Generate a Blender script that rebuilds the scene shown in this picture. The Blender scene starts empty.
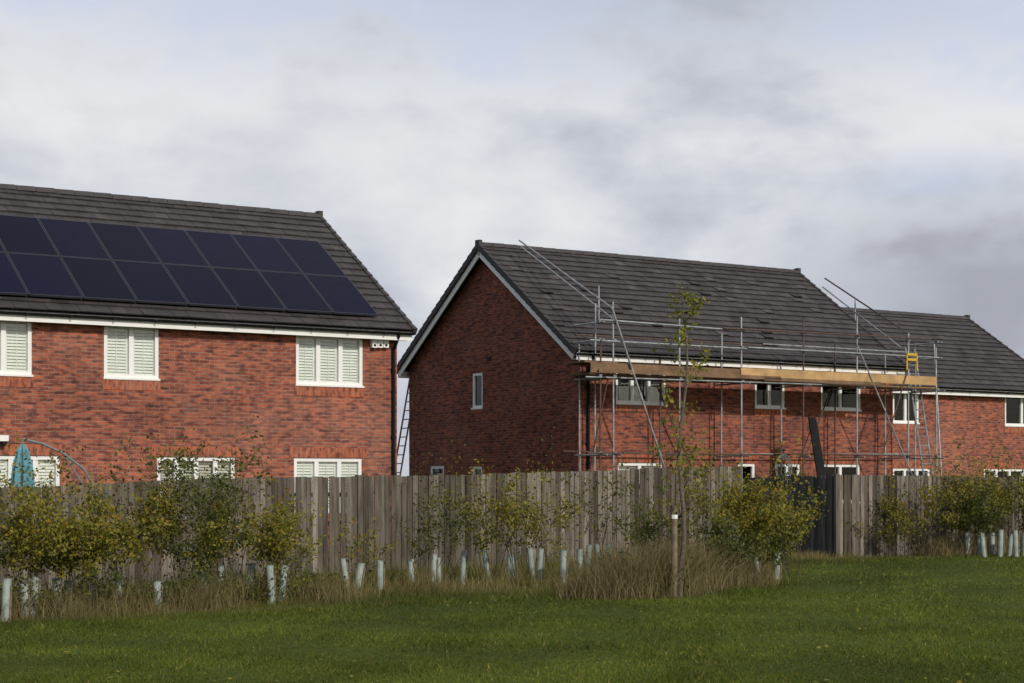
import bpy, math, random
import numpy as np
from mathutils import Matrix, Vector
random.seed(7); rng=np.random.default_rng(7)
TH=math.radians(33); C=math.cos(TH); S=math.sin(TH)
F=1745.0; EYE=1.6; HY=482.0
def W(u,v,z): return (u*C-v*S, u*S+v*C, z)
# --- survey helpers: measured photo bearings -> positions in the estate's own (u along street, v back) grid
def su(px,v):
    t=(px-512)/F
    return v*(S+t*C)/(C-t*S)
def sz(py,u,v): return EYE+(HY-py)*(u*S+v*C)/F
def gz_uv(u):
    return float(np.interp(u,[-20,5,9,17,25,60],[-.35,-.33,-.3,-.12,0,0]))
def gz(x,y):
    return np.interp(x*C+y*S,[-20,5,9,17,25,60],[-.35,-.33,-.3,-.12,0,0])
# ---------------------------------------------------------------- materials
def newmat(name):
    m=bpy.data.materials.new(name); m.use_nodes=True
    nt=m.node_tree; b=nt.nodes['Principled BSDF']; return m,nt,b
def N(nt,t,**k):
    n=nt.nodes.new(t)
    for a,v in k.items(): setattr(n,a,v)
    return n
def ramp(nt,stops):
    r=N(nt,'ShaderNodeValToRGB'); e=r.color_ramp.elements
    while len(e)<len(stops): e.new(.5)
    for i,(p,c) in enumerate(stops):
        e[i].position=p; e[i].color=(*c,1) if len(c)==3 else c
    return r
def mixc(nt,a,b,fac,bt='MIX'):
    m=N(nt,'ShaderNodeMix',data_type='RGBA',blend_type=bt)
    for s,v in ((0,fac),(6,a),(7,b)):
        if isinstance(v,bpy.types.NodeSocket): nt.links.new(v,m.inputs[s])
        elif s==0: m.inputs[s].default_value=v
        else: m.inputs[s].default_value=(*v,1)
    return m.outputs[2]
def noise(nt,scale,detail=4,vec=None,rough=.55,map_scale=None):
    n=N(nt,'ShaderNodeTexNoise'); n.inputs['Scale'].default_value=scale; n.inputs['Detail'].default_value=detail
    n.inputs['Roughness'].default_value=rough
    tc=N(nt,'ShaderNodeTexCoord'); src=tc.outputs['Object'] if vec is None else vec
    if map_scale:
        mp=N(nt,'ShaderNodeMapping'); mp.inputs['Scale'].default_value=map_scale
        nt.links.new(src,mp.inputs[0]); src=mp.outputs[0]
    nt.links.new(src,n.inputs['Vector']); return n.outputs[0]
def simple(name,col,rough=.6,var=.25,scale=6,metal=0,spec=.5,bump=0):
    m,nt,b=newmat(name)
    n=noise(nt,scale,5)
    r=ramp(nt,[(.3,tuple(c*(1-var) for c in col)),(.7,tuple(min(1,c*(1+var)) for c in col))])
    nt.links.new(n,r.inputs[0]); nt.links.new(r.outputs[0],b.inputs['Base Color'])
    b.inputs['Roughness'].default_value=rough; b.inputs['Metallic'].default_value=metal
    b.inputs['Specular IOR Level'].default_value=spec
    if bump:
        bp=N(nt,'ShaderNodeBump'); bp.inputs['Strength'].default_value=bump; bp.inputs['Distance'].default_value=.01
        nt.links.new(noise(nt,scale*8,4),bp.inputs['Height']); nt.links.new(bp.outputs[0],b.inputs['Normal'])
    return m
def brickmat(name,c1,c2,mort,big=.25,bw=.225,bh=.075,bloom=.24):
    m,nt,b=newmat(name)
    uv=N(nt,'ShaderNodeTexCoord').outputs['UV']
    t=N(nt,'ShaderNodeTexBrick'); t.offset=.5
    t.inputs['Scale'].default_value=1; t.inputs['Brick Width'].default_value=bw; t.inputs['Row Height'].default_value=bh
    t.inputs['Mortar Size'].default_value=.0075; t.inputs['Mortar Smooth'].default_value=.2; t.inputs['Bias'].default_value=-.05
    t.inputs['Color1'].default_value=(*c1,1); t.inputs['Color2'].default_value=(*c2,1); t.inputs['Mortar'].default_value=(*mort,1)
    nt.links.new(uv,t.inputs['Vector'])
    n1=noise(nt,.8,6,uv,.6); r1=ramp(nt,[(.3,(1-big,1-big*.9,1-big*.7)),(.72,(1+big,)*3)]); nt.links.new(n1,r1.inputs[0])
    a=mixc(nt,t.outputs['Color'],r1.outputs[0],1.0,'MULTIPLY')
    n2=noise(nt,1,3,uv,map_scale=(4.4,13.3,1)); r2=ramp(nt,[(.36,(.36,.40,.52)),(.49,(1,1,1)),(.66,(1.35,1.3,1.2))]); nt.links.new(n2,r2.inputs[0])
    a=mixc(nt,a,r2.outputs[0],.85,'MULTIPLY')
    n3=noise(nt,.55,7,uv,.65); r3=ramp(nt,[(.5,(0,0,0)),(.75,(bloom,)*3)]); nt.links.new(n3,r3.inputs[0])
    a=mixc(nt,a,(.40,.27,.22),r3.outputs[0])
    nt.links.new(a,b.inputs['Base Color']); b.inputs['Roughness'].default_value=.9; b.inputs['Specular IOR Level'].default_value=.2
    bp=N(nt,'ShaderNodeBump'); bp.invert=True; bp.inputs['Strength'].default_value=.6; bp.inputs['Distance'].default_value=.008
    nt.links.new(t.outputs['Fac'],bp.inputs['Height']); nt.links.new(bp.outputs[0],b.inputs['Normal'])
    return m
def shademat(name,stops,rough=.8,spec=.3,nscale=None,nvar=.3,mapsc=None,transl=0,bump=0):
    m,nt,b=newmat(name)
    at=N(nt,'ShaderNodeAttribute'); at.attribute_name='shade'
    r=ramp(nt,stops); nt.links.new(at.outputs['Fac'],r.inputs[0]); col=r.outputs[0]
    if nscale:
        n=noise(nt,nscale,6,map_scale=mapsc,rough=.65); r2=ramp(nt,[(.3,(1-nvar,)*3),(.7,(1+nvar,)*3)]); nt.links.new(n,r2.inputs[0])
        col=mixc(nt,col,r2.outputs[0],1.0,'MULTIPLY')
        if bump:
            bp=N(nt,'ShaderNodeBump'); bp.inputs['Strength'].default_value=bump; bp.inputs['Distance'].default_value=.01
            nt.links.new(n,bp.inputs['Height']); nt.links.new(bp.outputs[0],b.inputs['Normal'])
    nt.links.new(col,b.inputs['Base Color']); b.inputs['Roughness'].default_value=rough; b.inputs['Specular IOR Level'].default_value=spec
    if transl:
        tr=N(nt,'ShaderNodeBsdfTranslucent'); nt.links.new(col,tr.inputs[0])
        mx=N(nt,'ShaderNodeMixShader'); mx.inputs[0].default_value=transl
        nt.links.new(b.outputs[0],mx.inputs[1]); nt.links.new(tr.outputs[0],mx.inputs[2])
        nt.links.new(mx.outputs[0],nt.nodes['Material Output'].inputs[0])
    return m
M={}
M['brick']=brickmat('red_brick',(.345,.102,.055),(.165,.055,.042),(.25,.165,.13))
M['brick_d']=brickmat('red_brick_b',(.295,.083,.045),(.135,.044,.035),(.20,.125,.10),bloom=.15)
M['soldier']=brickmat('orange_soldier_brick',(.38,.108,.05),(.31,.085,.044),(.27,.175,.135),.1)
M['tile']=shademat('concrete_roof_tile',[(0,(.031,.026,.028)),(.5,(.050,.043,.044)),(1,(.082,.070,.070))],.72,.33,3,.3,bump=.3)
M['ridge']=simple('ridge_tile',(.042,.037,.039),.7,.3,4)
M['deck']=simple('roof_deck',(.015,.014,.014),.9)
M['white']=simple('white_upvc',(.80,.80,.79),.35,.04,3)
M['black']=simple('black_plastic',(.010,.010,.011),.6,.2,3,0,.15)
M['shutter']=simple('shutter_slats',(.80,.82,.80),.5,.05,4)
M['room']=simple('room_interior',(.03,.03,.034),.9,.4,1.5)
M['curtain']=simple('curtain_fabric',(.6,.58,.53),.9,.2,5)
def glass():
    m,nt,b=newmat('window_glass'); nt.nodes.remove(b)
    tr=N(nt,'ShaderNodeBsdfTransparent'); tr.inputs[0].default_value=(.94,.96,.95,1)
    gl=N(nt,'ShaderNodeBsdfGlossy'); gl.inputs['Roughness'].default_value=.02
    fr=N(nt,'ShaderNodeFresnel'); fr.inputs[0].default_value=1.55
    mx=N(nt,'ShaderNodeMixShader'); nt.links.new(fr.outputs[0],mx.inputs[0]); nt.links.new(tr.outputs[0],mx.inputs[1]); nt.links.new(gl.outputs[0],mx.inputs[2])
    nt.links.new(mx.outputs[0],nt.nodes['Material Output'].inputs[0]); return m
M['glass']=glass()
def solar():
    m,nt,b=newmat('solar_cells'); uv=N(nt,'ShaderNodeTexCoord').outputs['UV']
    t=N(nt,'ShaderNodeTexBrick'); t.offset=0; t.inputs['Scale'].default_value=1
    t.inputs['Brick Width'].default_value=.166; t.inputs['Row Height'].default_value=.166; t.inputs['Mortar Size'].default_value=.003
    t.inputs['Color1'].default_value=(.0035,.0045,.016,1); t.inputs['Color2'].default_value=(.0045,.005,.018,1); t.inputs['Mortar'].default_value=(.007,.008,.022,1)
    nt.links.new(uv,t.inputs[0])
    at=N(nt,'ShaderNodeAttribute'); at.attribute_name='shade'; r=ramp(nt,[(0,(.6,.7,.75)),(1,(1.4,1.15,1.35))]); nt.links.new(at.outputs['Fac'],r.inputs[0])
    nt.links.new(mixc(nt,t.outputs[0],r.outputs[0],1.0,'MULTIPLY'),b.inputs['Base Color'])
    b.inputs['Roughness'].default_value=.14; b.inputs['Specular IOR Level'].default_value=.03; return m
M['solar']=solar()
M['pframe']=simple('panel_frame',(.04,.042,.056),.5,.1,3,.2)
M['galv']=simple('galvanised_tube',(.31,.325,.34),.5,.4,5,.5)
M['rust']=simple('rusty_tube',(.10,.06,.045),.7,.4,9,.2)
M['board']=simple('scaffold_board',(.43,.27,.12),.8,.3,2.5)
M['board_d']=simple('scaffold_board_shaded',(.17,.10,.055),.85,.35,2.5)  # shaded copy of the board; the shade is put into the brown
M['yellow']=simple('yellow_plastic',(.55,.36,.03),.5,.15)
M['fence']=shademat('weathered_fence',[(0,(.058,.049,.039)),(.5,(.124,.108,.088)),(1,(.225,.20,.17))],.9,.12,1.0,.58,(13,13,1.1),bump=.4)
M['fence_shade']=shademat('shaded_fence',[(0,(.060,.058,.054)),(1,(.13,.125,.118))],.9,.15,1.0,.42,(9,9,1.3))  # darker copy of the fence with the return section's shade in its colour
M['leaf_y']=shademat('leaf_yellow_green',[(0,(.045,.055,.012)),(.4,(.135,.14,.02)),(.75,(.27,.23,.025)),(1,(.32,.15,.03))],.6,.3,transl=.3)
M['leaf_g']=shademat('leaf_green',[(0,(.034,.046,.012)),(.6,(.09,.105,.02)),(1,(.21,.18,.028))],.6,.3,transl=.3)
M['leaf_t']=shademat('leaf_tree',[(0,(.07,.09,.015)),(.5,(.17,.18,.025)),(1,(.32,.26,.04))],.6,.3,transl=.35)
M['twig']=simple('twig_bark',(.07,.05,.036),.9,.3,20)
M['bark']=simple('young_bark',(.12,.095,.07),.9,.4,25,bump=.5)
M['stake']=simple('timber_stake',(.19,.145,.095),.9,.35,8)
M['lawn']=shademat('lawn_blades',[(0,(.048,.066,.010)),(.6,(.102,.130,.019)),(.93,(.155,.185,.03)),(1,(.25,.21,.07))],.8,.12,.45,.42,transl=.25)
M['rough']=shademat('rough_grass_blades',[(0,(.050,.060,.014)),(.35,(.105,.110,.026)),(.7,(.185,.155,.06)),(1,(.31,.25,.13))],.8,.2,transl=.25)
M['straw']=shademat('dry_grass_blades',[(0,(.08,.075,.025)),(.5,(.19,.155,.07)),(1,(.34,.27,.15))],.8,.2,transl=.25)
M['guard']=simple('tree_guard_plastic',(.29,.345,.315),.5,.28,7)
M['teal']=simple('teal_canvas',(.10,.28,.34),.8,.2,7)
M['grey']=simple('grey_metal',(.2,.21,.22),.5,.2,7,.3)
def groundmat():
    m,nt,b=newmat('grass_ground')
    n1=noise(nt,.22,6); r1=ramp(nt,[(.3,(.044,.060,.010)),(.55,(.074,.096,.014)),(.75,(.10,.122,.020))]); nt.links.new(n1,r1.inputs[0])
    n2=noise(nt,9,6,rough=.7); r2=ramp(nt,[(.3,(.5,.5,.5)),(.7,(1.3,1.3,1.3))]); nt.links.new(n2,r2.inputs[0])
    nt.links.new(mixc(nt,r1.outputs[0],r2.outputs[0],1.0,'MULTIPLY'),b.inputs['Base Color'])
    b.inputs['Roughness'].default_value=.95; b.inputs['Specular IOR Level'].default_value=.1
    bp=N(nt,'ShaderNodeBump'); bp.inputs['Strength'].default_value=.8; bp.inputs['Distance'].default_value=.04
    nt.links.new(noise(nt,22,5),bp.inputs['Height']); nt.links.new(bp.outputs[0],b.inputs['Normal']); return m
M['ground']=groundmat()
# ---------------------------------------------------------------- mesh builder
class MB:
    def __init__(s): s.v=[];s.f=[];s.m=[];s.sh=[];s.uv=[];s.mats=[]
    def mi(s,k):
        if k not in s.mats: s.mats.append(k)
        return s.mats.index(k)
    def face(s,pts,mat,uv=None,sh=.5):
        i=len(s.v); s.v+=list(pts); s.f.append(tuple(range(i,i+len(pts)))); s.m.append(s.mi(mat)); s.sh.append(sh)
        s.uv+= list(uv) if uv else [(0,0)]*len(pts)
    def hexa(s,p,mat,sh=.5,uvf=None):
        for q in ((3,2,1,0),(4,5,6,7),(0,1,5,4),(1,2,6,5),(2,3,7,6),(3,0,4,7)):
            s.face([p[i] for i in q],mat,[uvf[i] for i in q] if uvf else None,sh)
    def box(s,u0,u1,v0,v1,z0,z1,mat,sh=.5,swap=False):
        q=[(u0,v0,z0),(u1,v0,z0),(u1,v1,z0),(u0,v1,z0),(u0,v0,z1),(u1,v0,z1),(u1,v1,z1),(u0,v1,z1)]
        uv=[((z,u+v) if swap else (u+v,z)) for u,v,z in q]
        s.hexa([W(*a) for a in q],mat,sh,uv)
    def tube(s,a,b,r,mat,n=7,r2=None,sh=.5,cap=True):
        a=Vector(a);b=Vector(b);d=(b-a).normalized()
        x=d.orthogonal().normalized(); y=d.cross(x); r2=r if r2 is None else r2
        A=[a+(x*math.cos(t)+y*math.sin(t))*r for t in [2*math.pi*i/n for i in range(n)]]
        B=[b+(x*math.cos(t)+y*math.sin(t))*r2 for t in [2*math.pi*i/n for i in range(n)]]
        for i in range(n):
            j=(i+1)%n; s.face([A[i],A[j],B[j],B[i]],mat,None,sh)
        if cap: s.face(A[::-1],mat,None,sh); s.face(B,mat,None,sh)
    def build(s,name,parent=None,origin=None,smooth=False):
        me=bpy.data.meshes.new(name)
        o=Vector(origin) if origin is not None else Vector((0,0,0))
        me.from_pydata([tuple(Vector(p)-o) for p in s.v],[],s.f)
        for k in s.mats: me.materials.append(M[k])
        me.polygons.foreach_set('material_index',s.m)
        l=me.uv_layers.new(name='UVMap'); l.data.foreach_set('uv',[c for t in s.uv for c in t])
        a=me.attributes.new('shade','FLOAT','FACE'); a.data.foreach_set('value',s.sh)
        if smooth: me.polygons.foreach_set('use_smooth',[True]*len(s.f))
        me.update()
        ob=bpy.data.objects.new(name,me); bpy.context.scene.collection.objects.link(ob); ob.location=o
        if parent:
            ob.parent=parent; ob.matrix_parent_inverse=Matrix.Translation(-parent.location)
        return ob
def empty(name,loc):
    e=bpy.data.objects.new(name,None); e.location=loc; e.empty_display_size=.3
    bpy.context.scene.collection.objects.link(e); return e
def npmesh(name,V,Fc,sh,mat,origin=(0,0,0)):
    V=np.asarray(V,np.float32)-np.asarray(origin,np.float32); k=Fc.shape[1]; m=len(Fc)
    me=bpy.data.meshes.new(name); me.vertices.add(len(V)); me.vertices.foreach_set('co',V.ravel())
    me.loops.add(m*k); me.loops.foreach_set('vertex_index',Fc.astype(np.int32).ravel())
    me.polygons.add(m); me.polygons.foreach_set('loop_start',np.arange(0,m*k,k,dtype=np.int32))
    me.update(calc_edges=True)
    a=me.attributes.new('shade','FLOAT','FACE'); a.data.foreach_set('value',np.asarray(sh,np.float32))
    me.materials.append(M[mat])
    ob=bpy.data.objects.new(name,me); bpy.context.scene.collection.objects.link(ob); ob.location=origin
    return ob
def setparent(ob,p):
    ob.parent=p; ob.matrix_parent_inverse=Matrix.Translation(-p.location)
def leafgeo(P,size,flat=False):
    n=len(P); a=rng.normal(size=(n,3)); 
    if flat: a[:,2]*=.1
    a/=np.linalg.norm(a,axis=1,keepdims=True)
    b=rng.normal(size=(n,3))
    if flat: b[:,2]*=.15
    b-=a*(a*b).sum(1,keepdims=True); b/=np.linalg.norm(b,axis=1,keepdims=True)
    L=(size*rng.uniform(.6,1.3,(n,1))); wd=L*rng.uniform(.4,.75,(n,1))
    V=np.stack([P-a*L,P+b*wd,P+a*L,P-b*wd],1).reshape(-1,3)
    return V,np.arange(4*n).reshape(n,4)
def ribbons(Pt,Wd,side):
    n,k,_=Pt.shape
    A=Pt-side[:,None,:]*Wd[:,:,None]; B=Pt+side[:,None,:]*Wd[:,:,None]
    V=np.stack([A,B],2).reshape(-1,3)
    base=(np.arange(n)*k*2)[:,None]+ (np.arange(k-1)*2)[None,:]
    Fc=np.stack([base,base+1,base+3,base+2],-1).reshape(-1,4)
    return V,Fc
# ---------------------------------------------------------------- ground
def coords():
    a=list(np.arange(-60,81,2.0)); out=[];x=80;st=4
    while x<3000: x+=st; st*=1.5; out.append(x)
    lo=[-60-(q-80) for q in out][::-1]
    return lo+a+out
cs=coords(); n=len(cs)
gx,gy=np.meshgrid(cs,cs); V=np.stack([gx.ravel(),gy.ravel(),gz(gx.ravel(),gy.ravel())],1)
idx=np.arange(n*n).reshape(n,n)
Fc=np.stack([idx[:-1,:-1],idx[:-1,1:],idx[1:,1:],idx[1:,:-1]],-1).reshape(-1,4)
npmesh('ground',V,Fc,np.full(len(Fc),.5),'ground')
# ---------------------------------------------------------------- houses
def window(b,plane,a0,a1,z0,z1,c,panes,style,transom=False):
    def bx(x0,x1,d0,d1,y0,y1,mat,**k):
        if plane=='f': b.box(x0,x1,c+d0,c+d1,y0,y1,mat,**k)
        else: b.box(c+d0,c+d1,x0,x1,y0,y1,mat,**k)
    fw=.08
    bx(a0,a1,.02,.10,z0,z0+fw,'white'); bx(a0,a1,.02,.10,z1-fw,z1,'white')
    bx(a0,a0+fw,.021,.099,z0+fw,z1-fw,'white'); bx(a1-fw,a1,.021,.099,z0+fw,z1-fw,'white')
    bx(a0-.02,a1+.02,-.03,.018,z0-.03,z0+.012,'white')
    w=(a1-a0)/panes
    for i in range(1,panes): bx(a0+i*w-.05,a0+i*w+.05,.023,.097,z0+fw,z1-fw,'white')
    bx(a0+fw,a1-fw,.068,.074,z0+fw,z1-fw,'glass')
    bx(a0,a1,.42 if style!='shut' else .24,.45,z0-.1,z1+.1,'room')
    if style=='shut':
        for i in range(panes):
            p0=a0+i*w+.045; p1=a0+(i+1)*w-.045
            bx(p0,p0+.05,.10,.13,z0+.05,z1-.05,'shutter'); bx(p1-.05,p1,.10,.13,z0+.05,z1-.05,'shutter')
            bx(p0+.05,p1-.05,.10,.13,z0+.05,z0+.12,'shutter'); bx(p0+.05,p1-.05,.10,.13,z1-.12,z1-.05,'shutter')
            bx((p0+p1)/2-.008,(p0+p1)/2+.008,.092,.10,z0+.14,z1-.14,'shutter')
            zz=z0+.13
            while zz<z1-.13:
                q=[(p0+.05,.100,zz),(p1-.05,.100,zz),(p1-.05,.128,zz+.052),(p0+.05,.128,zz+.052)]
                pts=[]
                for h in (0,.007):
                    for x,d,z in q: pts.append(W(x,c+d-h,z+h*.5) if plane=='f' else W(c+d-h,x,z+h*.5))
                b.hexa(pts,'shutter'); zz+=.064
    elif style=='curt':
        for i in range(panes):
            p0=a0+i*w+.05;p1=a0+(i+1)*w-.05; k=random.random()
            if k<.55:
                cw=(p1-p0)*random.uniform(.2,.5)
                x=p0 if random.random()<.5 else p1-cw
                for q in range(5): bx(x+cw*q/5,x+cw*(q+.8)/5,.2+.02*(q%2),.23+.02*(q%2),z0,z1,'curtain')
    elif style=='blind':
        zz=z1-.05
        while zz>z0+(z1-z0)*.3: bx(a0+.05,a1-.05,.14,.16,zz-.045,zz,'curtain'); zz-=.06
def wallgrid(b,plane,a0,a1,z0,z1,c,ops,mat,th=.3):
    A=sorted(set([a0,a1]+[o[0] for o in ops]+[o[1] for o in ops])); Zs=sorted(set([z0,z1]+[o[2] for o in ops]+[o[3] for o in ops]))
    P=(lambda a,d,z:W(a,c+d,z)) if plane=='f' else (lambda a,d,z:W(c+d,a,z))
    for i in range(len(A)-1):
        for j in range(len(Zs)-1):
            x0,x1,y0,y1=A[i],A[i+1],Zs[j],Zs[j+1]; mx,my=(x0+x1)/2,(y0+y1)/2
            if any(o[0]<mx<o[1] and o[2]<my<o[3] for o in ops): continue
            b.face([P(x0,0,y0),P(x1,0,y0),P(x1,0,y1),P(x0,0,y1)],mat,[(x0,y0),(x1,y0),(x1,y1),(x0,y1)])
    for o in ops:
        x0,x1,y0,y1=o[:4]
        for p,q in (((x0,y0),(x1,y0)),((x1,y0),(x1,y1)),((x1,y1),(x0,y1)),((x0,y1),(x0,y0))):
            b.face([P(p[0],0,p[1]),P(q[0],0,q[1]),P(q[0],th,q[1]),P(p[0],th,p[1])],mat,[(p[0],p[1]),(q[0],q[1]),(q[0]+.1,q[1]),(p[0]+.1,p[1])])
def roof(H,u0,u1,v0,D,ze,zr,messy=False):
    oh=.3; half=D/2+oh; al=math.atan2(zr-ze,half); L=math.hypot(half,zr-ze); ca,sa=math.cos(al),math.sin(al); vr=v0+D/2
    b=MB()
    for side in (0,1):
        def P(u,s,h):
            vv=v0-oh+s*ca-h*sa
            if side: vv=2*vr-vv
            return W(u,vv,ze+s*sa+h*ca)
        nc=int(round(L/.315)); g=L/nc; tw=.335
        b.face([P(u0,0,-.03),P(u1,0,-.03),P(u1,L,-.03),P(u0,L,-.03)],'deck')
        for r in range(nc):
            off=(r%2)*tw/2; u=u0-off
            rowsh=random.uniform(-.1,.1)
            while u<u1-.01:
                a,c_=max(u,u0)+.004,min(u+tw,u1)-.004
                u+=tw
                if c_-a<.03: continue
                s0=r*g; s1=s0+g+.06 if r<nc-1 else L
                j=random.uniform(-.003,.003); lift=.055+j; sh=random.gauss(.5+rowsh,.12)
                if messy and side==0 and random.random()<.06 and 1<r<nc-1:
                    m=random.random()
                    if m<.5: s0+=.05; s1+=.05; lift+=.012; sh=.95
                    else: lift+=.035; sh=.1
                sh=min(1,max(0,sh))
                if random.random()<.015: sh=random.choice([.02,.98])
                pts=[P(a,s0,lift-.026),P(c_,s0,lift-.026),P(c_,s1,-.012),P(a,s1,-.012),P(a,s0,lift+j),P(c_,s0,lift+j),P(c_,s1,.012),P(a,s1,.012)]
                b.hexa(pts,'tile',sh)
    b.build('roof_tiles',H)
    b=MB(); u=u0-.03
    while u<u1+.02:
        ue=min(u+.45,u1+.04); k=random.uniform(-.004,.004)
        prof=[(-.13,-.03),(-.09,.055),(0,.098),(.09,.055),(.13,-.03)]
        for i in range(4):
            (p,q),(r_,s_)=prof[i],prof[i+1]
            b.face([W(u,vr+p,zr+q+k),W(ue-.012,vr+p,zr+q+k+.008),W(ue-.012,vr+r_,zr+s_+k+.008),W(u,vr+r_,zr+s_+k)],'ridge')
        b.face([W(u,vr+p,zr+q+k) for p,q in prof],'ridge'); b.face([W(ue-.012,vr+p,zr+q+k+.008) for p,q in prof][::-1],'ridge')
        u+=.45
    for uu in (u0-.05,u1-.07):
        b.box(uu,uu+.12,vr-.10,vr+.10,zr-.10,zr+.145,'ridge')
    for side in (0,1):
        def P(u,s,h):
            vv=v0-oh+s*ca-h*sa
            if side: vv=2*vr-vv
            return W(u,vv,ze+s*sa+h*ca)
        nc=int(round(L/.315)); g=L/nc
        for r in range(nc):
            for (x0,x1) in ((u0-.045,u0+.06),(u1-.06,u1+.045)):
                s0,s1=r*g-.01,(r+1)*g-.02
                b.hexa([P(x0,s0,-.09),P(x1,s0,-.09),P(x1,s1,-.11),P(x0,s1,-.11),P(x0,s0,.075),P(x1,s0,.075),P(x1,s1,.05),P(x0,s1,.05)],'ridge')
        for (x0,x1) in ((u0+.02,u0+.05),(u1-.05,u1-.02)):
            b.hexa([P(x0,.05,-.27),P(x1,.05,-.27),P(x1,L-.02,-.27),P(x0,L-.02,-.27),P(x0,.05,-.093),P(x1,.05,-.093),P(x1,L-.02,-.115),P(x0,L-.02,-.115)],'white')
    b.build('ridge_and_verge',H)
    b=MB()
    for side in (0,1):
        vf=v0-oh+.03 if side==0 else v0+D+oh-.055
        b.box(u0+.06,u1-.06,vf,vf+.025,ze-.22,ze-.02,'white')
        sv0,sv1=(vf+.027,v0-.002) if side==0 else (v0+D+.002,vf-.002)
        b.box(u0+.06,u1-.06,sv0,sv1,ze-.205,ze-.19,'white')
        gv=vf-.06 if side==0 else vf+.085
        k=6
        pr=[(gv+.055*math.cos(math.pi+math.pi*i/k),ze-.045+.055*math.sin(math.pi+math.pi*i/k)) for i in range(k+1)]
        for i in range(k):
            b.face([W(u0+.05,pr[i][0],pr[i][1]),W(u1-.05,pr[i][0],pr[i][1]),W(u1-.05,pr[i+1][0],pr[i+1][1]),W(u0+.05,pr[i+1][0],pr[i+1][1])],'black')
        x=u0+.5
        while x<u1: b.box(x,x+.03,gv-.062,gv+.05,ze-.108,ze-.05,'black'); x+=.9
    b.build('fascia_and_gutter',H)
    return al
def house(u0,u1,v0,D,ze,zr,fops,gops,mat,messy=False,pipe=None):
    H=empty('brick_house',W((u0+u1)/2,v0+D/2,0))
    b=MB(); zb=-.5; zt=ze-.19
    wallgrid(b,'f',u0,u1,zb,zt,v0,fops,mat)
    wallgrid(b,'g',v0,v0+D,zb,zt,u0,gops,mat)
    b.face([W(u1,v0+D,zb),W(u0,v0+D,zb),W(u0,v0+D,zt),W(u1,v0+D,zt)],mat,[(u1,zb),(u0,zb),(u0,zt),(u1,zt)])
    b.face([W(u1,v0,zb),W(u1,v0+D,zb),W(u1,v0+D,zt),W(u1,v0,zt)],mat,[(v0,zb),(v0+D,zb),(v0+D,zt),(v0,zt)])
    za=zr-.16
    slope=(zr-ze)/(D/2+.3); zk=ze+slope*.3-.14
    for uu in (u0,u1):
        pg=[(v0,zt),(v0+D,zt),(v0+D,zk),(v0+D/2,za),(v0,zk)]
        b.face([W(uu,p,q) for p,q in pg],mat,pg)
    b.build('brick_walls',H)
    b=MB()
    for o in fops: window(b,'f',*o[:4],v0,o[4],o[5])
    for o in gops: window(b,'g',*o[:4],u0,o[4],o[5])
    b.build('windows',H)
    b=MB()
    for o in fops:
        b.box(o[0]-.03,o[1]+.03,v0-.012,v0+.0,o[2]-.24,o[2]-.032,'soldier',swap=True)
        if o[3]<ze-.8: b.box(o[0]-.12,o[1]+.12,v0-.012,v0+.0,o[3]+.003,o[3]+.225,'soldier',swap=True)
    for o in gops:
        b.box(u0-.012,u0,o[0]-.05,o[1]+.05,o[2]-.12,o[2]-.032,'soldier',swap=True)
    b.build('brick_lintels_and_sills',H)
    roof(H,u0-.3,u1+.3,v0,D,ze,zr,messy)
    if pipe is not None:
        b=MB()
        for pu in pipe:
            b.tube(W(pu,v0-.07,-.4),W(pu,v0-.07,ze-.42),.038,'black',8)
            b.tube(W(pu,v0-.07,ze-.42),W(pu,v0-.30,ze-.12),.038,'black',8)
            for z in (1,2.6,4.1): b.box(pu-.05,pu+.05,v0-.075,v0-.001,z,z+.05,'black')
        b.build('downpipe',H)
    return H
def opf(px0,px1,py0,py1,v,panes,style):
    a,b_=su(px0,v),su(px1,v); m=(a+b_)/2
    return [a,b_,sz(py1,m,v),sz(py0,m,v),panes,style]
vL=34.7; v=vL
fl=[opf(104,159,325,378.5,v,2,'shut'),opf(296,363,335.5,385.5,v,3,'shut'),
    opf(157,235,457,520,v,4,'blind'),opf(294,362,458,512,v,3,'shut'),opf(-14,60,455.5,520,v,3,'shut')]
w=opf(-25,32,318,374.5,v,2,'shut'); fl.append(w)
fl.append([4.5,5.7,fl[0][2],fl[0][3],2,'shut']); fl.append([3.6,5.4,.9,2.1,3,'curt'])
uR=su(397,v)
HL=house(2.5,uR,vL,9.0,5.02,8.22,fl,[[37,37.6,3.8,4.8,1,'room']],'brick',pipe=[uR-.12])
b=MB()
x0=su(370,vL)
for i in range(3): 
    xx=x0+i*.145
    zt=sz(339,xx,vL); b.box(xx,xx+.13,vL-.12,vL-.001,zt-.2,zt,'white'); b.box(xx+.03,xx+.09,vL-.124,vL-.12,zt-.17,zt-.12,'black')
b.build('swift_nest_boxes',HL)
b=MB(); b.box(su(-4,vL),su(7,vL),vL-.12,vL-.001,sz(441,10,vL),sz(435,10,vL),'white'); b.tube(W(su(2,vL),vL-.1,sz(441,10,vL)),W(su(2,vL),vL-.1,sz(441,10,vL)-.1),.05,'black'); b.build('wall_lamp',HL)
al=math.atan2(8.22-5.02,4.8); ca,sa=math.cos(al),math.sin(al)
b=MB()
def PR(u,s,h): return W(u,vL-.3+s*ca-h*sa,5.02+s*sa+h*ca)
pw,ph=1.12,1.80; uend=uR+.3-.80
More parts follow.
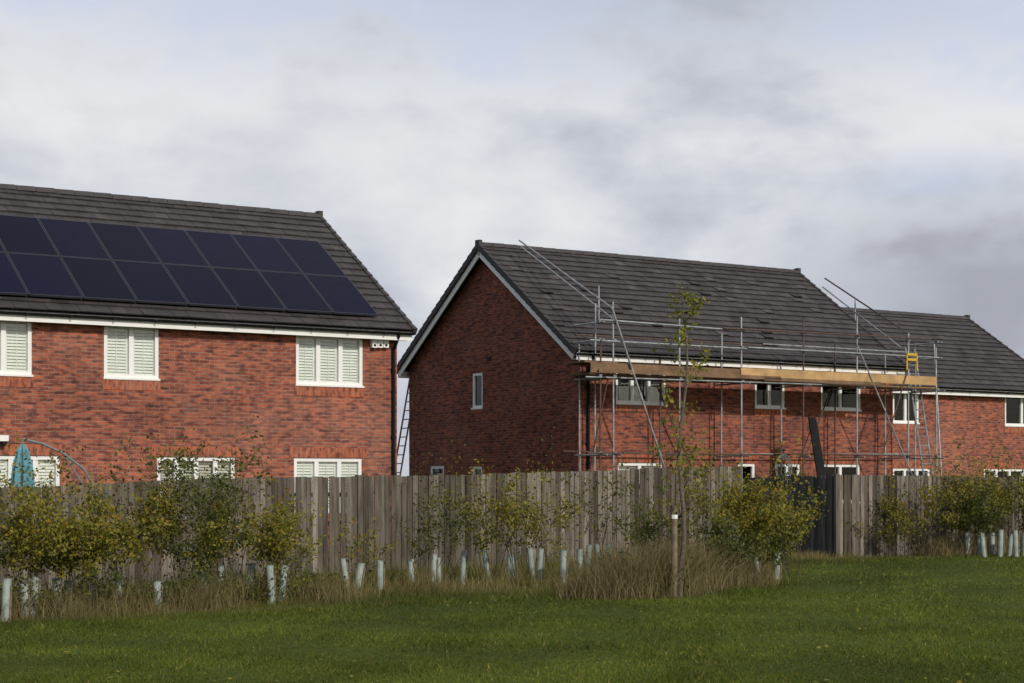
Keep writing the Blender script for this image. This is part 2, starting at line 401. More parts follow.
for r in range(2):
    for k in range(14):
        a1=uend-k*(pw+.02); a0=a1-pw; s0=.42+r*(ph+.02); s1=s0+ph; sh=random.random()
        if a0<3: continue
        fr=.018
        b.face([PR(a0+fr,s0+fr,.142),PR(a1-fr,s0+fr,.142),PR(a1-fr,s1-fr,.142),PR(a0+fr,s1-fr,.142)],'solar',[(fr,fr),(pw-fr,fr),(pw-fr,ph-fr),(fr,ph-fr)],sh)
        def bar(p0,p1,q0,q1):
            b.hexa([PR(p0,q0,.10),PR(p1,q0,.10),PR(p1,q1,.10),PR(p0,q1,.10),PR(p0,q0,.146),PR(p1,q0,.146),PR(p1,q1,.146),PR(p0,q1,.146)],'pframe')
        bar(a0,a1,s0,s0+fr);bar(a0,a1,s1-fr,s1);bar(a0,a0+fr,s0+fr,s1-fr);bar(a1-fr,a1,s0+fr,s1-fr)
for s in (.9,1.9,2.7,3.7):
    b.hexa([PR(3.3,s,.05),PR(uend+.06,s,.05),PR(uend+.06,s+.04,.05),PR(3.3,s+.04,.05),PR(3.3,s,.098),PR(uend+.06,s,.098),PR(uend+.06,s+.04,.098),PR(3.3,s+.04,.098)],'galv')
b.build('solar_panel_array',origin=PR(10,2,.1))
vM=37.6; uM=26.5; uM1=38.0
zt=4.8
fm=[]
for px0,px1,py1,pn in ((616,666,404,3),(755,785,408,2),(821,861,410,2)):
    a=opf(px0,px1,300,py1,vM,pn,'curt'); a[3]=zt; fm.append(a)
for px0,px1,pn in ((618,662,2),(738,755,1),(776,800,2),(822,860,2)):
    a=opf(px0,px1,466,500,vM,pn,'blind'); a[2]=1.0; a[3]=2.12; fm.append(a)
def opg(px0,px1,z0,z1,u0,style):
    def vv(px):
        t=(px-512)/F; return (u0*C-t*u0*S)/(S+t*C)
    a,c_=sorted((vv(px0),vv(px1))); return [a,c_,z0,z1,1,style]
gm=[opg(472,482.5,3.72,4.74,uM,'blind'),opg(430,444,1.2,2.08,uM,'room'),opg(472,482,1.2,2.05,uM,'room')]
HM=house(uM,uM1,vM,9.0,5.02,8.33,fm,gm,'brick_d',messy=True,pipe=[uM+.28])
b=MB()
b.box(uM-.02,uM-.001,41.9,42.1,5.05,5.17,'black')
b.build('wall_vent',HM)
vT=41.1
ft=[]
for px0,px1,pn in ((893,919,2),(1005,1040,2)):
    a=opf(px0,px1,391,423,vT,pn,'curt'); ft.append(a)
for px0,px1,pn in ((893,930,3),(984,1036,4)):
    a=opf(px0,px1,469,500,vT,pn,'blind'); a[2]=1.0; a[3]=2.05; ft.append(a)
ft[1][2:4]=ft[0][2:4]
house(38.35,49.4,vT,8.5,4.72,7.68,ft,[],'brick',pipe=[49.0])
# ---------------------------------------------------------------- fences
def fence(name,pts_top,axis,c,mat):
    b=MB(); us=[p[0] for p in pts_top]; a=us[0]; pj=0; nextp=a
    while a<us[-1]:
        if a>=nextp: pj=random.uniform(-.02,.02); nextp=a+1.83; tone=random.uniform(-.14,.14)
        w=random.uniform(.115,.128); e=min(a+w,us[-1])
        z1=np.interp(a,us,[p[1] for p in pts_top])+pj+random.uniform(-.01,.01)
        g=gz_uv(a if axis=='u' else c)-.1
        d=random.uniform(0,.014); sh=min(1,max(0,random.gauss(.48+tone,.24))); tl=random.uniform(-.008,.008)
        if axis=='u': q=[(a,c+d,g),(e-.006,c+d+.01,g),(e-.006,c+d+.03,g),(a,c+d+.02,g),(a+tl,c+d,z1),(e-.006+tl,c+d+.01,z1),(e-.006+tl,c+d+.03,z1),(a+tl,c+d+.02,z1)]
        else: q=[(c+d,a,g),(c+d+.01,e-.006,g),(c+d+.03,e-.006,g),(c+d+.02,a,g),(c+d,a+tl,z1),(c+d+.01,e-.006+tl,z1),(c+d+.03,e-.006+tl,z1),(c+d+.02,a+tl,z1)]
        b.hexa([W(*p) for p in q],mat,sh); a=e
    a=us[0]
    while a<us[-1]-.1:
        z1=float(np.interp(a,us,[p[1] for p in pts_top])); e=min(a+1.83,us[-1]); g=gz_uv(a if axis=='u' else c)
        if axis=='u':
            b.box(a-.05,a+.05,c+.05,c+.15,-.5,z1+.02,mat,.4)
            for z in (.25,.95,1.5): b.box(a,e,c+.045,c+.085,g+z,g+z+.08,mat,.3)
        else:
            b.box(c+.05,c+.15,a-.05,a+.05,-.5,z1-.02,mat,.4)
            for z in (.25,.95,1.5): b.box(c+.045,c+.085,a,e,g+z,g+z+.08,mat,.3)
        a+=1.83
    return b.build(name,origin=W(*( (us[0],c,0) if axis=='u' else (c,us[0],0))))
fence('wooden_fence',[(-6,1.45),(8.95,1.51),(13.6,1.67),(19.2,1.78),(25.62,1.96)],'u',29.96,'fence')
fence('wooden_fence',[(27.2,1.72),(30.0,1.72)],'v',25.75,'fence_shade')
fence('wooden_fence',[(25.7,1.73),(50,1.70)],'u',27.08,'fence')
b=MB(); b.box(25.64,25.74,27.0,27.075,-.3,1.77,'fence',.5); b.build('fence_post',origin=W(25.7,27,0))
# ---------------------------------------------------------------- scaffolding
SC=empty('scaffolding',W(32,36.8,0)); b=MB(); vo,vi=36.3,37.3
us=[su(p,vo) for p in (614,680,742,803,857,908)]; us=[26.25]+us[0:]+[us[-1]+1.2]
tops=[5.3,6.25,6.05,6.1,6.05,6.2,5.9,5.7]
T=.022
for i,u in enumerate(us):
    j=random.uniform(-.05,.05)
    m='rust' if i in(0,4) else 'galv'
    b.tube(W(u,vo,-.1),W(u+j,vo,tops[i]+random.uniform(-.15,.15)),T+.002,m)
    b.tube(W(u+.1,vi,-.1),W(u+.1-j,vi,[5.2,6.3,5.0,5.7,5.0,5.6,5.4,5.5][i]),T+.002,'rust' if i in (2,5) else 'galv')
    for z in (2.3,4.28):
        b.tube(W(u+.06,vo-.25,z),W(u+.06,vi+.2,z),T,'galv')
    for z in (2.35,4.33,5.25,5.72):
        b.box(u-.045,u+.045,vo-.055,vo+.055,z-.035,z+.035,'grey')
a,e=us[0]-.3,us[-1]+.2
for v_,z,m,m2 in ((vo-.05,2.35,'rust','rust'),(vi+.05,2.35,'rust','galv'),(vo-.05,4.33,'galv','rust'),(vi+.05,4.33,'rust','rust'),(vo-.05,5.22,'galv','galv'),(vo-.05,5.70,'galv','rust'),(vi+.05,5.45,'rust','galv')):
    mid=(a+e)/2+random.uniform(-2,2); s=random.uniform(-.08,.08)
    b.tube(W(a+random.uniform(-.2,.3),v_,z+s),W(mid+.3,v_,z),T,m); b.tube(W(mid-.3,v_-.05,z+.03),W(e-random.uniform(0,.6),v_-.05,z+.03+s),T,m2)
for u in (us[0],us[-1]):
    for z in (5.25,5.7): b.tube(W(u,vo-.2,z),W(u,vi+.2,z),T,'galv')
b.tube(W(us[1]-.15,vo-.1,6.1),W(us[2]+.02,vo-.1,.5),T+.008,'galv')
b.tube(W(us[6]+.9,vo-.1,.4),W(us[5]-.1,vo-.1,5.5),T,'galv')
b.tube(W(us[6]-1.3,vo-.1,2.0),W(us[6]+.2,vo-.1,5.6),T,'rust')
b.tube(W(us[-1]+.2,vo-.1,.2),W(us[-2]+1.5,vo+.4,5.7),T,'galv')
b.tube(W(us[4],vi,.3),W(us[5],vi,4.4),T,'rust')
b.tube(W(us[2],vi,4.2),W(us[3],vi,.3),T,'rust')
b.tube(W(us[0],vi,.3),W(us[0]+.3,vo,4.4),T,'rust')
b.tube(W(us[1]+.1,vo+.05,5.75),W(27.3,41.6,8.32),T,'galv'); b.tube(W(us[1]-.05,vo+.05,6.1),W(27.0,41.2,8.42),T,'galv')
b.tube(W(27.6,38.2,5.9),W(27.6,38.2,6.9),T,'galv')
b.tube(W(38.05,37.3,5.6),W(39.1,41.8,7.9),T,'galv'); b.tube(W(38.1,37.4,6.2),W(39.3,41.9,8.2),T+.003,'rust')
b.tube(W(38.7,39.9,5.0),W(38.7,39.9,7.3),T,'galv')
b.build('tubes',SC,smooth=True)
b=MB()
um=us[3]+.3  # boards left of here mostly take the painted-in shaded brown
for k in range(4):
    v_=vo+.03+k*.24
    x=a
    while x<e-.3:
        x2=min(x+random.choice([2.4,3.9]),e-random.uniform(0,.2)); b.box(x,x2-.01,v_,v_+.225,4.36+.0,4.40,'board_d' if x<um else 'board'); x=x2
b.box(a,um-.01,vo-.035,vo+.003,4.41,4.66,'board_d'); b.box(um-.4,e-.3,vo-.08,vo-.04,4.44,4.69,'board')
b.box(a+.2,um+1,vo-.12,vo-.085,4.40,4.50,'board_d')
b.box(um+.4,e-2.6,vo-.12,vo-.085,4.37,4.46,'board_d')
b.box(a-.15,a+.9,vo+.02,vi,4.66,4.70,'board_d')
b.box(um+.6,e-1.2,vi-.3,vi-.07,4.72,4.76,'board')
b.build('boards',SC)
b=MB(); x=us[-2]
for z in (5.12,5.27): b.box(x-.2,x+.26,vo-.14,vo-.11,z,z+.07,'yellow')
b.box(x-.2,x-.15,vo-.14,vo-.11,4.85,5.34,'yellow'); b.box(x+.21,x+.26,vo-.14,vo-.11,4.85,5.34,'yellow')
b.build('ladder_gate',SC)
def ladder(name,base0,base1,top0,top1,mat,parent=None):
    b=MB(); A0,A1,B0,B1=map(Vector,(base0,base1,top0,top1))
    b.tube(A0,B0,.028,mat,6); b.tube(A1,B1,.028,mat,6); n=int((B0-A0).length/.27)
    for i in range(1,n): 
        t=i/n; b.tube(A0.lerp(B0,t),A1.lerp(B1,t),.016,mat,6)
    return b.build(name,parent,origin=None if parent else base0)
x=us[-2]+.8
ladder('access_ladder',W(x,vo-.2,0),W(x+.38,vo-.2,0),W(x-.2,vi-.3,5.6),W(x+.18,vi-.3,5.6),'galv',SC)
ladder('ladder',W(25.5,46.0,0),W(25.5,46.42,0),W(26.44,46.0,4.85),W(26.44,46.42,4.85),'board_d')
b=MB()
u0=su(815,36.0)
for k in range(3):
    o=k*.07
    q=[(u0+.15+o,35.7,.0),(u0+.62+o,35.9,.0),(u0+.62+o,35.94,.0),(u0+.15+o,35.74,.0),(u0-.14+o,36.15,3.4-k*.05),(u0+.2+o,36.25,3.4-k*.05),(u0+.2+o,36.29,3.4-k*.05),(u0-.14+o,36.19,3.4-k*.05)]
    b.hexa([W(p[0]-0,p[1]+k*.045-.05,p[2]) for p in q],'black')
b.build('leaning_black_rails',origin=W(u0,36,0))
b=MB(); cu,cz=su(791,35.9),2.0
for k in range(3):
    R=.30-.03*k; n_=20
    for i in range(n_):
        t0,t1=2*math.pi*i/n_,2*math.pi*(i+1)/n_
        b.tube(W(cu+R*math.cos(t0),36.2+k*.03,cz+R*1.2*math.sin(t0)),W(cu+R*math.cos(t1),36.2+k*.03,cz+R*1.2*math.sin(t1)),.016,'grey',5,cap=False)
b.tube(W(cu,36.25,cz+.35),W(cu,36.27,2.37),.012,'black',5)
b.build('cable_coil',origin=W(cu,36.2,cz))
# ---------------------------------------------------------------- parasol
PA=empty('garden_parasol',W(10.3,33,0)); b=MB()
pts=[(11.75,0),(11.68,1.55),(11.5,1.85),(11.1,2.15),(10.7,2.33),(10.3,2.42)]
for (p,z),(q,z2) in zip(pts,pts[1:]): b.tube(W(p,33,z),W(q,33,z2),.026,'grey',8)
b.tube(W(11.7,33,1.2),W(11.1,33,2.15),.018,'grey',6)
b.tube(W(10.3,33,2.42),W(10.3,33,2.28),.02,'grey',6); b.box(11.35,12.15,32.6,33.4,-.3,-.12,'grey')
b.build('cantilever_frame',PA)
b=MB(); rings=[(2.32,.03),(2.2,.09),(1.9,.15),(1.5,.19),(1.15,.16),(1.05,.2)]; n_=24
def ring(z,r): return [W(10.3+(r*(1+.28*math.cos(8*t+z)))*math.cos(t),33+(r*(1+.28*math.cos(8*t+z)))*math.sin(t),z) for t in [2*math.pi*i/n_ for i in range(n_)]]
for (z0,r0),(z1,r1) in zip(rings,rings[1:]):
    A,B=ring(z0,r0),ring(z1,r1)
    for i in range(n_): j=(i+1)%n_; b.face([B[i],B[j],A[j],A[i]],'teal')
b.face(ring(2.32,.03),'teal'); b.box(10.12,10.48,32.82,33.18,1.38,1.42,'white')
b.build('folded_canopy',PA)
# ---------------------------------------------------------------- vegetation
EU=[-10,6.8,14.6,15.2,16.3,18.8,20.5,24.3,32,60]; EV=[22.7,22.6,22.4,20.4,19.6,21.2,23.4,25.7,25.9,26]
def edge(u): return np.interp(u,EU,EV)
def toXY(u,v): return u*C-v*S,u*S+v*C
def gpt(px,py):
    Z=28.
    for _ in range(12):
        x=(px-512)/F*Z; z=float(gz(x,Z)); Z=(EYE-z)*F/(py-HY)
    x=(px-512)/F*Z; return (x,Z,float(gz(x,Z)))
n=340000
Z=1/(rng.uniform(1/44,1/11.5,n)); X=rng.uniform(-.42,.42,n)*Z
u=X*C+Z*S; v=-X*S+Z*C; wob=.25*np.sin(u*2.1)+.2*np.sin(u*5.3+1)
k=v<edge(u)+.5+wob*.6; X,Z,u,v=X[k],Z[k],u[k],v[k]; n=len(X)
g=gz(X,Z); h=rng.uniform(.018,.045,n)*(1+.5*(np.sin(X*1.7+Z*.9)*np.sin(X*.6-Z*1.3)))*(1+.8*(v>edge(u)-.4))
tuft=rng.random(n)<.04; h[tuft]*=1.7
ang=rng.uniform(0,2*math.pi,n); side=np.stack([np.cos(ang),np.sin(ang)*.4,np.zeros(n)],1)
wd=.0028+.00022*Z
lean=rng.normal(0,.7,(n,2))*h[:,None]
P0=np.stack([X,Z,g-.004],1); P1=P0+np.stack([lean[:,0],lean[:,1],h],1)
V=np.stack([P0-side*wd[:,None],P0+side*wd[:,None],P1],1).reshape(-1,3)
sh=np.clip(rng.normal(.45,.2,n)+.16*np.sin(X*.8+1.3)*np.sin(Z*.5)+.14*np.sin(X*2.9+Z)*np.sin(Z*1.9-X)+.08*np.sin(X*7+Z*3)*np.sin(Z*5-X*4),0,.92); dry=rng.random(n)<.035; sh[dry]=1
npmesh('lawn_grass',V,np.arange(3*n).reshape(n,3),sh,'lawn')
n=500; Z=rng.uniform(12,30,n); X=rng.uniform(-.35,.35,n)*Z; k=(-X*S+Z*C)<edge(X*C+Z*S); X,Z=X[k],Z[k]
P=np.stack([X,Z,gz(X,Z)+.035],1); V_,F_=leafgeo(P,.026,True); npmesh('fallen_leaves',V_,F_,np.clip(rng.normal(.85,.15,len(P)),0,1),'leaf_t')
def tallgrass(name,U,Vv,h,mat,shc,wd=.0045,spread=.45):
    n=len(U); X,Y=toXY(U,Vv); g=gz(X,Y); ang=rng.uniform(0,2*math.pi,n); d=np.stack([np.cos(ang),np.sin(ang)],1)
    l=rng.uniform(.1,1,n)*spread; K=4; t=np.linspace(0,1,K)
    Pt=np.zeros((n,K,3))
    for i,tt in enumerate(t):
        Pt[:,i,0]=X+d[:,0]*l*h*tt**1.8; Pt[:,i,1]=Y+d[:,1]*l*h*tt**1.8; Pt[:,i,2]=g-.01+h*(tt-.25*l*tt**3)
    a2=rng.uniform(0,math.pi,n); side=np.stack([np.cos(a2),np.sin(a2)*.5,np.zeros(n)],1)
    Wd=np.outer(wd*rng.uniform(.6,1.4,n),np.array([1,.9,.6,.12]))
    V_,F_=ribbons(Pt,Wd,side); sh=np.repeat(np.clip(shc+rng.normal(0,.2,n),0,1),K-1)
    return npmesh(name,V_,F_,sh,mat)
n=75000
U=rng.uniform(4,34,n); q=rng.beta(1.1,1.8,n); e_=edge(U); far=np.where(U<25.7,29.8,27.0); Vv=e_+.12*np.sin(U*3)+.1*np.sin(U*9)+q*(far-e_)
clump=.5+.5*np.sin(U*1.9+.7*np.sin(Vv*3))*np.sin(Vv*2.3+U*.7)
h=(.05+.06*clump+.38*clump**1.4*np.clip((Vv-e_-.8)/1.4,0,1))*rng.uniform(.4,1.2,n)
h=np.where(U>24,h*.7,h)
tallgrass('rough_grass',U,Vv,h,'rough',.22+.2*np.sin(U*.9+Vv*1.3)+.3*np.clip(Vv-e_-.6,0,1),spread=.6)
cl=[(15.8,21.2,.8),(16.4,21.1,.95),(17.0,21.4,1.0),(17.6,21.7,.85),(16.1,21.9,.9),(18.2,22.0,.75),(15.4,21.5,.6),(12.2,23.9,.5),(10.2,24.0,.55),(9.2,24.2,.5),(8.2,24.0,.5),(11.0,24.5,.6),(7.2,24.2,.5),(28.2,26.4,.6),(29.6,26.4,.6),(14.0,24.2,.5),(18.9,21.9,.55)]
Us=[];Vs=[];Hs=[]
for cu,cv,hh in cl:
    m=1300 if hh>.7 else 500
    Us.append(cu+rng.normal(0,.24,m));Vs.append(cv+rng.normal(0,.24,m));Hs.append(hh*rng.uniform(.3,1.1,m))
tallgrass('dry_tussock_grass',np.concatenate(Us),np.concatenate(Vs),np.concatenate(Hs),'straw',.45,.0042,.9)
def branch(b,p,d,L,r,depth,tips,mat,jit=.35,kids=3,droop=0):
    segs=4; pts=[Vector(p)]; dd=Vector(d).normalized()
    for i in range(segs):
        dd=(dd+Vector((random.gauss(0,jit),random.gauss(0,jit),random.gauss(0,jit*.6)-droop))*.4).normalized()
        pts.append(pts[-1]+dd*L/segs)
    for i in range(segs):
        r0=r*(1-.75*i/segs); r1=r*(1-.75*(i+1)/segs); b.tube(pts[i],pts[i+1],r0,mat,5 if depth else 3,r1,cap=False)
        tips.append((pts[i+1],depth))
        if depth>0 and i>=1:
            for _ in range(random.choice([1,kids-1])):
                sd=(dd+Vector((random.gauss(0,.8),random.gauss(0,.8),random.uniform(0,.6)))).normalized()
                branch(b,pts[i+1],sd,L*random.uniform(.35,.6),r1*.7,depth-1,tips,mat,jit,kids,droop)
def shrub(name,x,y,H,wid,leaf,nl,lsize=.032,stems=5,shade=.52):
    g=float(gz(x,y)); b=MB(); tips=[]
    for i in range(stems):
        a=random.uniform(0,6.28); sp=random.uniform(.1,.6)*wid/H
        branch(b,(x+math.cos(a)*.15*wid,y+math.sin(a)*.15*wid,g-.02),(math.cos(a)*sp,math.sin(a)*sp,1),H*random.uniform(.5,.86),.008,2,tips,'twig')
    E=empty(name,(x,y,g)); b.build('stems',E)
    T=np.array([tuple(t[0]) for t in tips if t[1]<2 and t[0].z>g+.08*H])
    if len(T)==0: return
    zz=(T[:,2]-g)/H
    wt=(rng.random(len(T))**1.5+.05)*np.interp(zz,[0,.3,.65,1.0,1.3],[.8,1,1,.4,.25]); wt/=wt.sum(); I=rng.choice(len(T),nl,p=wt)
    P=T[I]+rng.normal(0,.065,(nl,3)); kk=P[:,2]>g+.03; P=P[kk]; I=I[kk]; V_,F_=leafgeo(P,lsize)
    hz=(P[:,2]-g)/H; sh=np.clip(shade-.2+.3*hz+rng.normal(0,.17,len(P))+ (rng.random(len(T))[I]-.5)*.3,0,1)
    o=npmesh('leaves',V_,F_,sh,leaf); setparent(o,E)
def shr(px,v,H,wid,leaf,nl,**k):
    u=su(px,v); x,y=toXY(u,v); shrub('hedgerow_shrub',x,y,H,wid,leaf,nl,**k)
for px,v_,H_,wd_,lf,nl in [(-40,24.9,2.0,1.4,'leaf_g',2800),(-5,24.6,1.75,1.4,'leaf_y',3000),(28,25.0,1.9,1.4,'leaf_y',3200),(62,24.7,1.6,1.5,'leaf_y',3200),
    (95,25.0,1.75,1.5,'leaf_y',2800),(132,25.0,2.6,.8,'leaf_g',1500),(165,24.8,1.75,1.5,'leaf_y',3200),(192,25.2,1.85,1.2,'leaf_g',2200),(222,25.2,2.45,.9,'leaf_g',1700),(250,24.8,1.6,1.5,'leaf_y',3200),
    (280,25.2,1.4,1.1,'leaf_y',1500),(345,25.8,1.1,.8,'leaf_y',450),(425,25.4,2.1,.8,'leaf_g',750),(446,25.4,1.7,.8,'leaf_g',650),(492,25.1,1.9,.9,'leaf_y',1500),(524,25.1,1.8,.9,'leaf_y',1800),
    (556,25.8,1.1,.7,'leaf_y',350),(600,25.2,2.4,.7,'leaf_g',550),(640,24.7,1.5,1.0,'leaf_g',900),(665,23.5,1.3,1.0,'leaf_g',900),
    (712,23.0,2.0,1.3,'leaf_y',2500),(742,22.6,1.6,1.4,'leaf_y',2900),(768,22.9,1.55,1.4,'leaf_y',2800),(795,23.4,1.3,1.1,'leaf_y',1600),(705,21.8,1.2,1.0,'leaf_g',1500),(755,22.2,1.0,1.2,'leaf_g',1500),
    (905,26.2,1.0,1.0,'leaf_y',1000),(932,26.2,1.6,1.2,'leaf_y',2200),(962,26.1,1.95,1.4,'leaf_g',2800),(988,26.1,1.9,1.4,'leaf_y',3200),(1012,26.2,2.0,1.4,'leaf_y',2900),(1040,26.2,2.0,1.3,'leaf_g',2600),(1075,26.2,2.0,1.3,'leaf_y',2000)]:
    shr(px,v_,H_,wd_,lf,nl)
n=11000
U=np.concatenate([rng.uniform(5,12.6,n*5//9),rng.uniform(15.6,19.3,n*2//9),rng.uniform(27.5,33,n*2//9)])
Vv=edge(U)+np.abs(rng.normal(0,1,len(U)))*.55+np.where(U<15,1.5,.9); keep=(U<25)|(Vv<27.0); U,Vv=U[keep],Vv[keep]
X,Y=toXY(U,Vv); hh=(.15+.3*np.sin(U*2.3)**2+.25*np.sin(U*5.1+Vv*3)**2)*rng.random(len(U))**.7
P=np.stack([X,Y,gz(X,Y)+.04+hh],1); V_,F_=leafgeo(P,.028); npmesh('undergrowth_leaves',V_,F_,np.clip(rng.normal(.5,.2,len(P)),0,1),'leaf_g')
def young_tree(x,y,H):
    g=float(gz(x,y)); E=empty('young_tree',(x,y,g)); b=MB(); tips=[]
    pts=[Vector((x,y,g-.05))]; k=14
    for i in range(k):
        pts.append(Vector((x+.05*math.sin(i*.8)+.006*i,y+.03*math.cos(i),g+H*(i+1)/k)))
    for i in range(k):
        b.tube(pts[i],pts[i+1],.036*(1-i/k)**.8+.006,'bark',8,.036*(1-(i+1)/k)**.8+.006,cap=False)
        if i>=3:
            for _ in range(2 if i<k-2 else 3):
                a=random.uniform(0,6.28); L=(1.15*(1-(i-3)/(k))+.15)*random.uniform(.4,1)
                p=pts[i].lerp(pts[i+1],random.random())
                branch(b,p,(math.cos(a)*.85,math.sin(a)*.85,.75),L*.75,.009,1,tips,'bark',.3,2)
    b.build('trunk_and_limbs',E,smooth=True)
    T=np.array([tuple(t[0]) for t in tips]); nl=850
    wt=rng.random(len(T))**5+.008; wt/=wt.sum(); I=rng.choice(len(T),nl,p=wt)
    P=T[I]+rng.normal(0,.06,(nl,3)); V_,F_=leafgeo(P,.040); o=npmesh('leaves',V_,F_,np.clip(rng.normal(.55,.22,nl),0,1),'leaf_t'); setparent(o,E)
    b=MB(); sx=x-.085
    b.tube((sx,y-.02,g-.1),(sx,y-.02,g+1.38),.045,'stake',8); b.build('stake',E)
    b=MB(); b.tube((sx,y-.02,g+1.18),(sx,y-.02,g+1.24),.052,'white',8); b.tube((sx,y-.02,g+1.21),(x+.04,y,g+1.21),.02,'black',6); b.build('tree_tie',E)
x,y,_=gpt(680,597); young_tree(x,y,4.5)
gl=[(5,622,2),(26,618,-4),(32,616,6),(58,612,-3),(66,610,5),(90,606,8),(120,608,-3),(158,611,-2),(208,603,-12),(219,600,4),(240,600,-2),(246,601,9),(272,604,-3),(281,602,6),(348,593,-9),(356,593,10),(380,590,0),(412,588,-3),(433,588,2),(439,587,-3),(462,585,4),(489,583,-8),(509,582,2),(514,582,-4),(533,582,-6),(539,582,3),(563,584,1),(580,578,0),(587,578,4),(599,577,-3),(608,577,2),(622,577,-5),(632,577,3),(758,584,-5),(776,580,2),(967,556,0),(979,556,3),(984,557,-5),(993,556,-2),(1000,557,2),(1009,556,5),(1016,557,-3),(1024,556,2)]
for px,py,tl in gl:
    x,y,g=gpt(px,py); b=MB(); H_=random.uniform(.42,.60); r=random.uniform(.048,.062)
    n_=12; t=math.radians(tl); dx=math.sin(t); dy=random.uniform(-.08,.08); A=[]
    for (hh,rr) in ((-.03,r*.96),(H_*.5,r),(H_*.97,r*1.02),(H_,r*1.1),(H_,r*.93),(H_*.1,r*.88)):
        A.append([(x+dx*hh+rr*math.cos(q),y+dy*hh+rr*math.sin(q),g+hh*math.cos(t)) for q in [2*math.pi*i/n_ for i in range(n_)]])
    for R0,R1 in zip(A,A[1:]):
        for i in range(n_): j=(i+1)%n_; b.face([R0[i],R0[j],R1[j],R1[i]],'guard')
    b.tube((x+r*1.2,y-.01,g-.1),(x+r*1.2+dx*H_*.9,y-.01,g+H_*.85),.012,'stake',5)
    for i in range(random.choice([0,2,3])):
        b.tube((x+dx*H_*.8,y,g+H_*.8),(x+dx*H_+random.gauss(0,.08),y+random.gauss(0,.08),g+H_+random.uniform(.1,.45)),.005,'twig',4)
    b.build('tree_guard',origin=(x,y,g))
# ---------------------------------------------------------------- world / light
sc=bpy.context.scene
w=bpy.data.worlds.new('World'); sc.world=w; w.use_nodes=True; nt=w.node_tree; bg=nt.nodes['Background']
az=math.atan2(.58,-.82); el=math.radians(31)
sky=N(nt,'ShaderNodeTexSky',sky_type='NISHITA'); sky.sun_disc=False; sky.sun_elevation=el; sky.sun_rotation=az; sky.air_density=1; sky.dust_density=1.2
nt.links.new(sky.outputs[0],bg.inputs[0]); bg.inputs[1].default_value=.085
dirv=N(nt,'ShaderNodeTexCoord').outputs['Generated']
def wn(scale,detail,ms,rough=.55,off=(0,0,0),dist=.3):
    mp=N(nt,'ShaderNodeMapping'); mp.inputs['Scale'].default_value=ms; mp.inputs['Location'].default_value=off
    nt.links.new(dirv,mp.inputs[0]); n_=N(nt,'ShaderNodeTexNoise'); n_.inputs['Scale'].default_value=scale; n_.inputs['Detail'].default_value=detail; n_.inputs['Roughness'].default_value=rough
    n_.inputs['Distortion'].default_value=dist
    nt.links.new(mp.outputs[0],n_.inputs['Vector']); return n_.outputs[0]
nA=wn(5.5,8,(1,1,1.9),.5,(.35,0,.1)); nB=wn(15,8,(1,1,1.7),.55,(1.7,.4,.9),.15)
def math_(op,a,b_,clamp=False):
    m=N(nt,'ShaderNodeMath',operation=op); m.use_clamp=clamp
    for i,v_ in enumerate((a,b_)):
        if isinstance(v_,(int,float)): m.inputs[i].default_value=v_
        else: nt.links.new(v_,m.inputs[i])
    return m.outputs[0]
def mrange(x_,a,b_,c,d):
    mr=N(nt,'ShaderNodeMapRange'); mr.interpolation_type='SMOOTHSTEP'; nt.links.new(x_,mr.inputs[0])
    for i,q in enumerate((a,b_,c,d)): mr.inputs[i+1].default_value=q
    return mr.outputs[0]
comb=math_('ADD',math_('MULTIPLY',nA,.6),math_('MULTIPLY',nB,.4))
rc=ramp(nt,[(.36,(.48,.51,.59)),(.45,(.59,.62,.68)),(.53,(.70,.72,.76)),(.63,(.83,.84,.855))]); nt.links.new(comb,rc.inputs[0])
def blob(d,scl,amp,thr0,thr1):
    s=N(nt,'ShaderNodeVectorMath',operation='SUBTRACT'); nt.links.new(dirv,s.inputs[0]); s.inputs[1].default_value=d
    m=N(nt,'ShaderNodeVectorMath',operation='MULTIPLY'); nt.links.new(s.outputs[0],m.inputs[0]); m.inputs[1].default_value=scl
    l=N(nt,'ShaderNodeVectorMath',operation='LENGTH'); nt.links.new(m.outputs[0],l.inputs[0])
    x_=math_('ADD',l.outputs['Value'],math_('MULTIPLY',math_('SUBTRACT',comb,.5),amp))
    return mrange(x_,thr0,thr1,1,0)
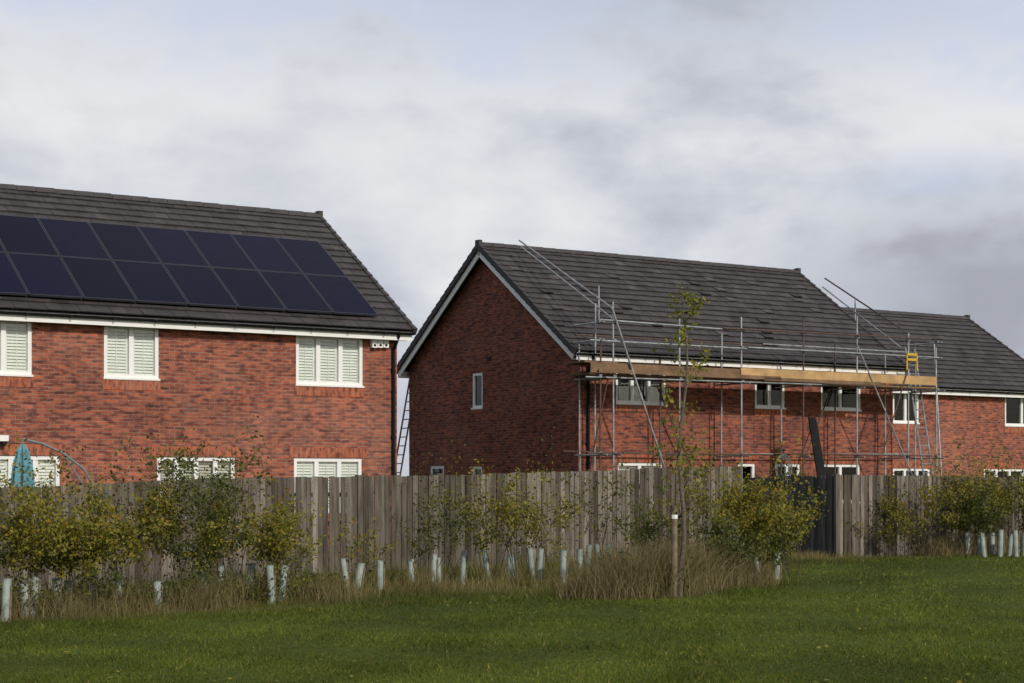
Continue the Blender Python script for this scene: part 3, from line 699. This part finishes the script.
dark=blob((.27,.96,.10),(7.5,2,17),-4.0,.45,1.2)
bright=blob((-.10,.98,.17),(5,1,14),-3.0,.2,1.6)
bright2=blob((.22,.96,.20),(9,1,26),-5.0,.2,1.3)
col=mixc(nt,rc.outputs[0],(.84,.85,.865),math_('MULTIPLY',math_('MAXIMUM',bright,bright2),.38))
blue=blob((.09,.96,.285),(3.5,1,20),-7,.2,1.5)
blue2=blob((.23,.96,.165),(14,1,60),-5,.2,1.2)
bl=math_('MAXIMUM',blue,math_('MULTIPLY',blue2,.6))
col=mixc(nt,col,(.43,.51,.73),math_('MULTIPLY',bl,.55))
col=mixc(nt,col,(.35,.365,.42),math_('MULTIPLY',dark,.85))
bg2=N(nt,'ShaderNodeBackground'); nt.links.new(col,bg2.inputs[0]); bg2.inputs[1].default_value=1.0
sep=N(nt,'ShaderNodeSeparateXYZ'); nt.links.new(dirv,sep.inputs[0])
front=mrange(sep.outputs['Y'],-.1,.7,.30,1.0)
mx=N(nt,'ShaderNodeMixShader'); nt.links.new(front,mx.inputs[0]); nt.links.new(bg.outputs[0],mx.inputs[1]); nt.links.new(bg2.outputs[0],mx.inputs[2])
nt.links.new(mx.outputs[0],nt.nodes['World Output'].inputs[0])
ld=bpy.data.lights.new('sun','SUN'); ld.energy=2.75; ld.angle=math.radians(1.8); ld.color=(1,.92,.80)
lo=bpy.data.objects.new('sun',ld); sc.collection.objects.link(lo)
dv=Vector((math.sin(az)*math.cos(el),math.cos(az)*math.cos(el),math.sin(el))); lo.rotation_euler=dv.to_track_quat('Z','Y').to_euler(); lo.location=(20,-20,30)
cam=bpy.data.cameras.new('camera'); co=bpy.data.objects.new('camera',cam); sc.collection.objects.link(co)
co.location=(0,0,EYE); co.rotation_euler=(math.radians(90),0,0); cam.sensor_width=36; cam.lens=F/1024*36; cam.shift_y=(HY-341.5)/1024; cam.clip_end=6000; cam.clip_start=.1
sc.camera=co
sc.view_settings.view_transform='Standard'; sc.view_settings.look='None'; sc.view_settings.exposure=0
